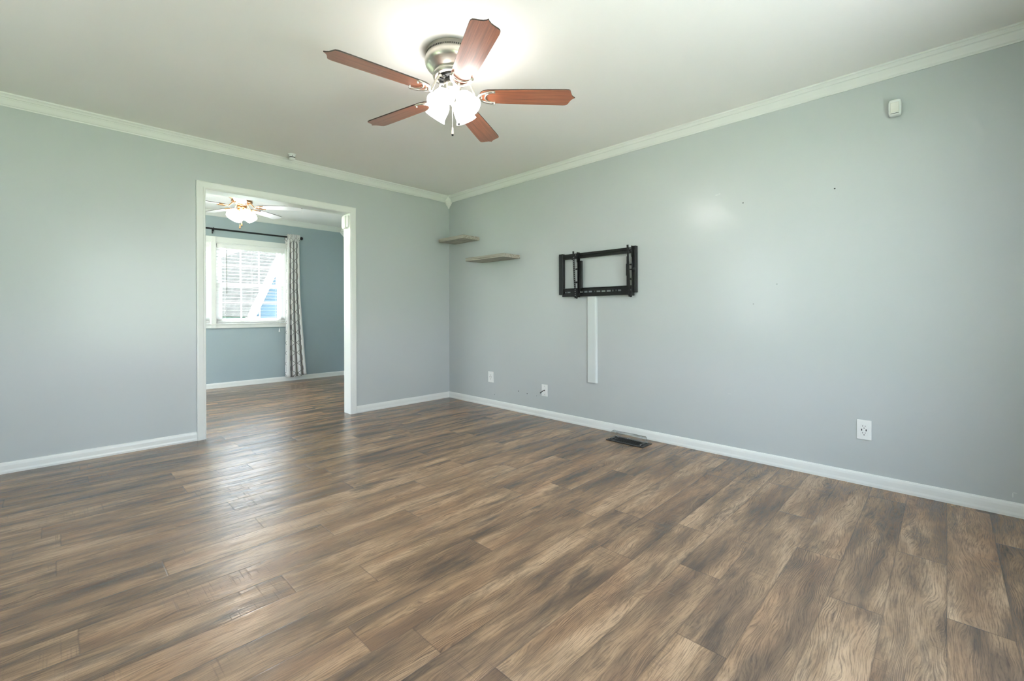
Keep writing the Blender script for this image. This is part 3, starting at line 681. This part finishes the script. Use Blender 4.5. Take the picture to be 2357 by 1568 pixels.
for k_, (yy, s_) in enumerate(((-1.935, 1), (-2.478, -1))):
    arm = empty('tilt_arm', (0, yy+2.125, 0)); arm.parent = tv; A = 1.38
    def ab(name, boxes, m=M_BLACK, rot=0, bev=.001):
        b = MB()
        for q in boxes: b.box(q[0], q[1], q[2], q[3], q[4]-A, q[5]-A, bev)
        o = b.build(name, m, arm)
        if rot: o.rotation_euler = (0, rot, 0)
        return o
    ty = .085*1.0; hz = 1.37
    b = MB(); T = Matrix.Translation((-.078, 0, 1.368-A)) @ Matrix.Rotation(-.075, 4, 'Y')
    b.box(-.010, .010, -.002, .002, -.212, .210, .0008, M=T)                     # web
    b.box(-.012, -.009, -.016, .002, -.212, .210, .0008, M=T)                    # front flange
    b.build('vertical_arm', M_BLACK, arm)
    b = MB()
    for i in range(20): b.box(-.0124, -.0119, -.011, -.006, -.19+.018*i, -.182+.018*i, M=T)
    b.build('adjustment_holes', M_SCREW if s_ > 0 else M_DARK, arm)
    ab('hook_bracket', [(-.070, -.022, s_*.0-.022, -.019, 1.165, 1.235), (-.070, -.022, -.022, -.019, 1.480, 1.572), (-.040, -.036, -.034, -.020, 1.20, 1.54), (-.060, -.034, -.022, -.019, 1.23, 1.50)])
    ab('tilt_plate', [(-.055, -.036, -.062 if s_ > 0 else .018, -.050 if s_ > 0 else .032, 1.243, 1.492), (-.056, -.052, -.062 if s_ > 0 else .006, -.030 if s_ > 0 else .036, 1.33 if s_ < 0 else 1.243, 1.43 if s_ < 0 else 1.492)], bev=.003)
    for px, y1_, pz, pr in ((-.070, .006, 1.53, .009), (-.060, .006, 1.30, .008), (-.055, .002, 1.42, .007)):
        b = MB(); b.cyl((px, -.026, pz-A), (px, y1_, pz-A), pr); b.build('pivot_bolt', M_BLACK, arm)
    b = MB(); kz = 1.515 if s_ > 0 else 1.378
    b.cyl((-.072, .002 if s_ > 0 else -.006, kz-A), (-.072, .026 if s_ > 0 else -.040, kz-A), .0045)
    b.sphere((-.072, .028 if s_ > 0 else -.046, kz-A), .010 if s_ > 0 else .015, (1, .8, 1)); b.build('tightening_knob', M_BLACK, arm)
    b = MB(); b.cyl((-.092, -.004, 1.172-A), (-.055, -.004, 1.165-A), .005); b.sphere((-.05, -.006, 1.160-A), .009); b.build('locking_pin', M_BLACK, arm)
    for q in ((-.075, -.012, 1.545), (-.070, -.012, 1.44), (-.074, .003, 1.27)):
        b = MB(); b.sphere((q[0], q[1], q[2]-A), .004); b.build('bolt_head', M_SCREW, arm, label='bright bolt head')

# vertical cable cover below it
b = MB(); P_ = [(0, -2.0300), (-.0105, -2.0305), (-.016, -2.034), (-.016, -2.112), (-.012, -2.122), (0, -2.127)]
lo = [b.bm.verts.new((x-.0004, y, .401)) for x, y in P_]; hi = [b.bm.verts.new((x-.0004, y, 1.172)) for x, y in P_]
for i in range(6): b.bm.faces.new((lo[i], lo[(i+1) % 6], hi[(i+1) % 6], hi[i]))
b.bm.faces.new(lo); b.bm.faces.new(hi[::-1])
b.build('cable_cover', M_COVER, label='pale painted cable raceway running down from the black TV bracket', category='cable cover')

# ---------------------------------------------------------------- outlets
def outlet(yc, zc, w, h, label, usb=True):
    o = empty('wall_outlet', (0, yc, zc), label=label, category='outlet', group='USB wall outlets')
    b = MB(); b.box(-.0065, -.0004, -w/2, w/2, -h/2, h/2, .0022, 3); pl = b.build('cover_plate', M_PLAST, o)
    b = MB(); b.box(-.0085, -.006, -.0165, .0165, -.033, .033, .0008); rc = b.build('receptacle', M_PLAST, o)
    X = (-.0089, -.0084)
    def d(n, y, z, a, c):
        b = MB(); b.box(X[0], X[1], y-a, y+a, z-c, z+c, .0003); b.build(n, M_DARK, rc)
    for s_ in (1, -1):
        zz = .0225 if s_ > 0 else -.0175
        d('power_slot', .0065, zz, .0011, .0042); d('power_slot', -.0055, zz, .0010, .0036)
        b = MB(); b.cyl((X[0], 0, zz-.0115), (X[1], 0, zz-.0115), .0027, 12); b.build('ground_hole', M_DARK, rc)
    for y in (.0115, -.0095): d('usb_port', y, -.0005, .0024, .0058)
outlet(-3.987, .327, .070, .116, 'white USB wall outlet at the far right of the gray wall')
outlet(-.747, .322, .084, .117, 'small white USB wall outlet nearest the room corner')
cp = empty('cable_plate', (0, -1.519, .265), label='white coax cable plate with a short black cable stub, low on the wall', category='wall plate')
b = MB(); b.box(-.006, -.0004, -.037, .037, -.057, .057, .0022, 3); b.build('cover_plate', M_PLAST, cp)
for s_ in (1, -1):
    b = MB(); b.lathe([(.0032, 0), (.0028, .0012), (.0003, .0016)], 12, Matrix.Translation((-.006, 0, s_*.041)) @ Matrix.Rotation(-PI/2, 4, 'Y')); b.build('screw', M_SCREW, cp)
b = MB(); b.cyl((-.0058, 0, 0), (-.010, 0, 0), .0068, 6); b.build('coax_socket', M_DARK, cp)
b = MB(); b.tube([(-.008, 0, 0), (-.024, .001, -.001), (-.038, .007, -.010), (-.045, .012, -.017)], .0036, 10); b.cyl((-.045, .012, -.017), (-.052, .017, -.024), .0048, 10); b.build('cable_stub', M_ROD, cp)

# ---------------------------------------------------------------- sensors
def rounded(b, cx, cy, cz, sx_, sy_, sz_, n=10, p=4.0):
    """superellipsoid"""
    rows = []
    f = lambda t: math.copysign(abs(t)**(2/p), t)
    for i in range(n+1):
        la = -PI/2+PI*i/n; rows.append([b.bm.verts.new((cx+sx_*f(math.cos(la))*f(math.cos(lo)), cy+sy_*f(math.cos(la))*f(math.sin(lo)), cz+sz_*f(math.sin(la)))) for lo in [2*PI*j/(n*2) for j in range(n*2)]])
    for a, c in zip(rows, rows[1:]):
        for j in range(n*2):
            try: fc = b.bm.faces.new((a[j], a[(j+1) % (n*2)], c[(j+1) % (n*2)], c[j])); fc.smooth = True
            except ValueError: pass
    bmesh.ops.remove_doubles(b.bm, verts=b.bm.verts[:], dist=1e-5)
ms = empty('motion_sensor', (0, -4.128, 2.178), label='white rounded motion sensor high on the gray wall', category='sensor')
b = MB(); rounded(b, -.0245, 0, 0, .024, .0285, .0455, 14, 5.0); b.build('sensor_body', M_PLAST, ms)
b = MB(); b.box(-.0498, -.0455, -.019, .019, -.029, .026, .004, 3); b.build('lens', mat('sensor_lens', srgb(222, 220, 214), .5, noise_amt=.02), ms, label='slightly greyer lens panel')
b = MB(); b.box(-.0492, -.044, -.018, .018, -.0365, -.0345, .0004); b.build('seam', M_HOLE, ms)
ss = empty('ceiling_sensor', (-1.877, -.181, H), label='tiny white ceiling sensor with a black ring, above the doorway', category='sensor')
b = MB(); b.lathe([(.001, -.0004), (.032, -.0004), (.033, -.004), (.030, -.009), (.026, -.014), (.0255, -.027)], 28); b.build('mounting_base', M_PLAST, ss)
b = MB(); b.lathe([(.0250, -.027), (.0245, -.0345)], 28); b.box(-.010, -.004, -.0275, -.0245, -.022, -.018); b.build('black_ring', M_DARK, ss, label='black ring')
b = MB(); b.lathe([(.0250, -.0345), (.0258, -.038), (.0240, -.046), (.016, -.051), (.001, -.053)], 28); b.build('sensor_cap', M_PLAST, ss)
ds = empty('door_sensor', (DX1, .07, 1.96), label='white plastic sensor on the right jamb of the doorway, near the top', category='sensor')
b = MB(); rounded(b, -.0135, .018, 0, .013, .042, .066, 12, 5.0); b.build('sensor_body', M_PLAST, ds)
b = MB(); b.box(-.018, -.0004, -.066, -.036, -.056, .060, .004, 3); b.build('magnet_strip', M_PLAST, ds)

# ---------------------------------------------------------------- floor register and deflector
fr = empty('floor_register', (-.181, -2.535, 0), label='black metal floor vent register beside the baseboard', category='floor vent')
x0, x1, y0, y1 = -.076, .076, -.160, .160
b = MB()
for q in ((x0, x0+.026, y0, y1), (x1-.026, x1, y0, y1), (x0+.026, x1-.026, y0, y0+.026), (x0+.026, x1-.026, y1-.026, y1)): b.box(*q, .0004, .0055, .0014)
b.build('frame', M_VENT, fr)
b = MB(); b.box(x0+.02, x1-.02, y0+.02, y1-.02, .0002, .0012); b.build('duct_opening', M_DARK, fr)
b = MB()
for i in range(1, 5): b.box(x0+.026+i*.020-.0014, x0+.026+i*.020+.0014, y0+.026, y1-.026, .0025, .0050)
for i in range(1, 17): b.box(x0+.026, x1-.026, y0+.026+i*.01576-.0020, y0+.026+i*.01576+.0020, .0022, .0048)
for yy in (y0+.046, y1-.046): b.box(x0+.020, x1-.020, yy-.0014, yy+.0014, .0045, .0060, mi=1)
b.box(x1-.028, x1-.025, y0+.02, y1-.02, .0050, .0062, mi=1)
b.build('grille', [M_VENT, M_SCREW], fr)
df = empty('air_deflector', (-.181, -2.53, .006), label='clear plastic air deflector standing on the black floor vent', category='air deflector')
prof = [(.056-.0, 0), (.056, .012)]+[(.056-.046*(1-math.cos(a)) , .012+.050*math.sin(a)) for a in [PI/2*i/10 for i in range(1, 11)]]+[(-.020, .060), (-.030, .057)]
ya, yb = -.135, .135
b = MB(); rows = [[b.bm.verts.new((x, y, z)) for x, z in prof] for y in (ya, yb)]
for i in range(len(prof)-1): f = b.bm.faces.new((rows[0][i], rows[0][i+1], rows[1][i+1], rows[1][i])); f.smooth = True
o = b.build('curved_hood', M_CLEAR, df); md = o.modifiers.new('thick', 'SOLIDIFY'); md.thickness = .0016
for y in (ya, yb):
    b = MB(); b.face([(x, y, z) for x, z in prof]+[(-.052, y, .012), (-.055, y, 0)]); o = b.build('end_panel', M_CLEAR, df); md = o.modifiers.new('thick', 'SOLIDIFY'); md.thickness = .0018
    for xm in (-.049, .049):
        b = MB(); b.box(xm-.009, xm+.009, y-.006, y+.006, .0002, .009, .001); b.build('magnet_foot', M_SCREW, df)
b = MB(); b.tube([(x, ya, z) for x, z in prof], .0009, 6); b.tube([(x, yb, z) for x, z in prof], .0009, 6); b.tube([(-.030, ya, .057), (-.030, yb, .057)], .0010, 6); b.tube([(.050, ya, .028), (.050, yb, .028)], .0007, 6); b.build('rim', M_SCREW, df, label='bright moulded rim')

# ---------------------------------------------------------------- outdoors
b = MB(); b.box(-40, 40, -40, 45, -.60, -.45); b.build('lawn', M_LAWN, kind='stuff', label='green lawn around the house, seen through the far window', category='lawn')
M_BOUNCE = mat('bounce_concrete', srgb(214, 210, 202), .85, noise_amt=.08, nscale=3)  # for the added light-bouncing slabs
b = MB(); b.box(-7.5, 2.5, RY0-6.0, RY0-.13, -.4495, -.34, .01); b.build('bounce_slab_back', M_BOUNCE, label='added pale slab outside the window behind the camera, bouncing light indoors', category='bounce slab')  # added, unseen: throws daylight up onto the main ceiling
b = MB(); b.box(RX0-5.5, RX0-.13, -4.5, 3.0, -.4495, -.34, .01); b.build('bounce_slab_left', M_BOUNCE, label='added pale slab along the left side of the house, bouncing light indoors', category='driveway')  # added, unseen: bounces daylight in at the left-hand openings
b = MB(); b.box(-6, 5, FYW+.30, 7.6, -.4495, -.34, .01); b.build('bounce_slab_far', M_BOUNCE, label='added pale slab outside the far window, bouncing light indoors', category='walkway')  # added, unseen: lifts sunlight onto the far-room ceiling
def nhouse():
    h = empty('neighbour_house', (1.5, 8.5, -.45), label='neighbouring house with grey shingle roof and blue siding outside the window', category='house')
    ex, ez = .10, .95; tx, tz = 1.05, 3.15; rx, rz = 3.0, 4.3   # gambrel: eave, knee, ridge (world x,z at left side)
    Y0, Y1 = 8.5, 19.0
    def w(x, y, z): return (x-1.5, y-8.5, z+.45)
    def mir(x): return 2*rx-x
    wx = ex+.22
    b = MB(); b.face([w(wx, Y0+.3, -.45), w(mir(wx), Y0+.3, -.45), w(mir(wx), Y0+.3, ez), w(mir(tx), Y0+.3, tz-.05), w(rx, Y0+.3, rz-.05), w(tx, Y0+.3, tz-.05), w(wx, Y0+.3, ez)])
    b.face([w(wx, Y0+.3, -.45), w(wx, Y0+.3, ez), w(wx, Y1, ez), w(wx, Y1, -.45)]); b.face([w(mir(wx), Y0+.3, -.45), w(mir(wx), Y0+.3, ez), w(mir(wx), Y1, ez), w(mir(wx), Y1, -.45)])
    b.face([w(wx, Y1, -.45), w(mir(wx), Y1, -.45), w(mir(wx), Y1, ez), w(mir(tx), Y1, tz-.05), w(rx, Y1, rz-.05), w(tx, Y1, tz-.05), w(wx, Y1, ez)])
    b.build('siding', M_SIDING, h)
    b = MB(); uv = b.bm.loops.layers.uv.new('UVMap')
    pts = [(ex, ez), (tx, tz), (rx, rz), (mir(tx), tz), (mir(ex), ez)]; acc = 0
    for (xa, za), (xb, zb_) in zip(pts, pts[1:]):
        Ls = math.hypot(xb-xa, zb_-za)
        f = b.face([w(xa, Y0, za), w(xb, Y0, zb_), w(xb, Y1, zb_), w(xa, Y1, za)])
        for lp, q in zip(f.loops, ((0, acc), (0, acc+Ls), (Y1-Y0, acc+Ls), (Y1-Y0, acc))): lp[uv].uv = q
        acc += Ls
    o = b.build('shingle_roof', M_ROOF, h); md = o.modifiers.new('t', 'SOLIDIFY'); md.thickness = .04
    b = MB()
    for (xa, za), (xb, zb_) in zip(pts, pts[1:]):
        d = V((xb-xa, 0, zb_-za)).normalized(); n = V((d.z, 0, -d.x)); 
        b.sweep([(0, -.03), (0, .15), (.04, .15), (.04, -.03)], [(V(w(xa, Y0-.06, za)), V((0, 1, 0)), n), (V(w(xb, Y0-.06, zb_)), V((0, 1, 0)), n)])
    b.box(ex-1.5+.02, ex-1.5+.20, -.02, .30, ez+.45-.10, ez+.45-.02); b.box(wx-1.5-.02, wx-1.5+.10, .26, .33, 0, ez+.45)
    b.box(wx-1.5+.10, wx-1.5+.13, .25, .32, 0, ez+.45)
    b.build('white_trim', M_EXTW, h)
nhouse()
def tree(x, y, hgt, r, seed, label):
    t = empty('leafy_tree', (x, y, -.44), label=label, category='tree', group='trees beyond the neighbouring house'); rn = random.Random(seed)
    b = MB(); b.tube([(0, 0, 0), (.05, 0, hgt*.4), (0, .1, hgt*.7)], [.16, .12, .06], 10); b.build('trunk', M_BARK, t)
    b = MB()
    for i in range(2600):
        a, c, q = rn.uniform(0, 2*PI), rn.uniform(-1, 1), rn.random()**.4
        s_ = math.sqrt(1-c*c); p = V((r*q*s_*math.cos(a), r*q*s_*math.sin(a), hgt*.66+r*.9*q*c)); d = V((rn.gauss(0, 1), rn.gauss(0, 1), rn.gauss(0, 1))).normalized(); e = d.orthogonal().normalized(); l_ = .11
        b.face([p-d*l_, p+e*l_*.5, p+d*l_, p-e*l_*.5])
    b.build('foliage', M_LEAF, t)
tree(7.5, 24.5, 6.5, 2.6, 1, 'pale green tree at the right of the window view')
tree(-7.0, 22.0, 7.0, 2.8, 2, 'pale green tree at the left of the window view')
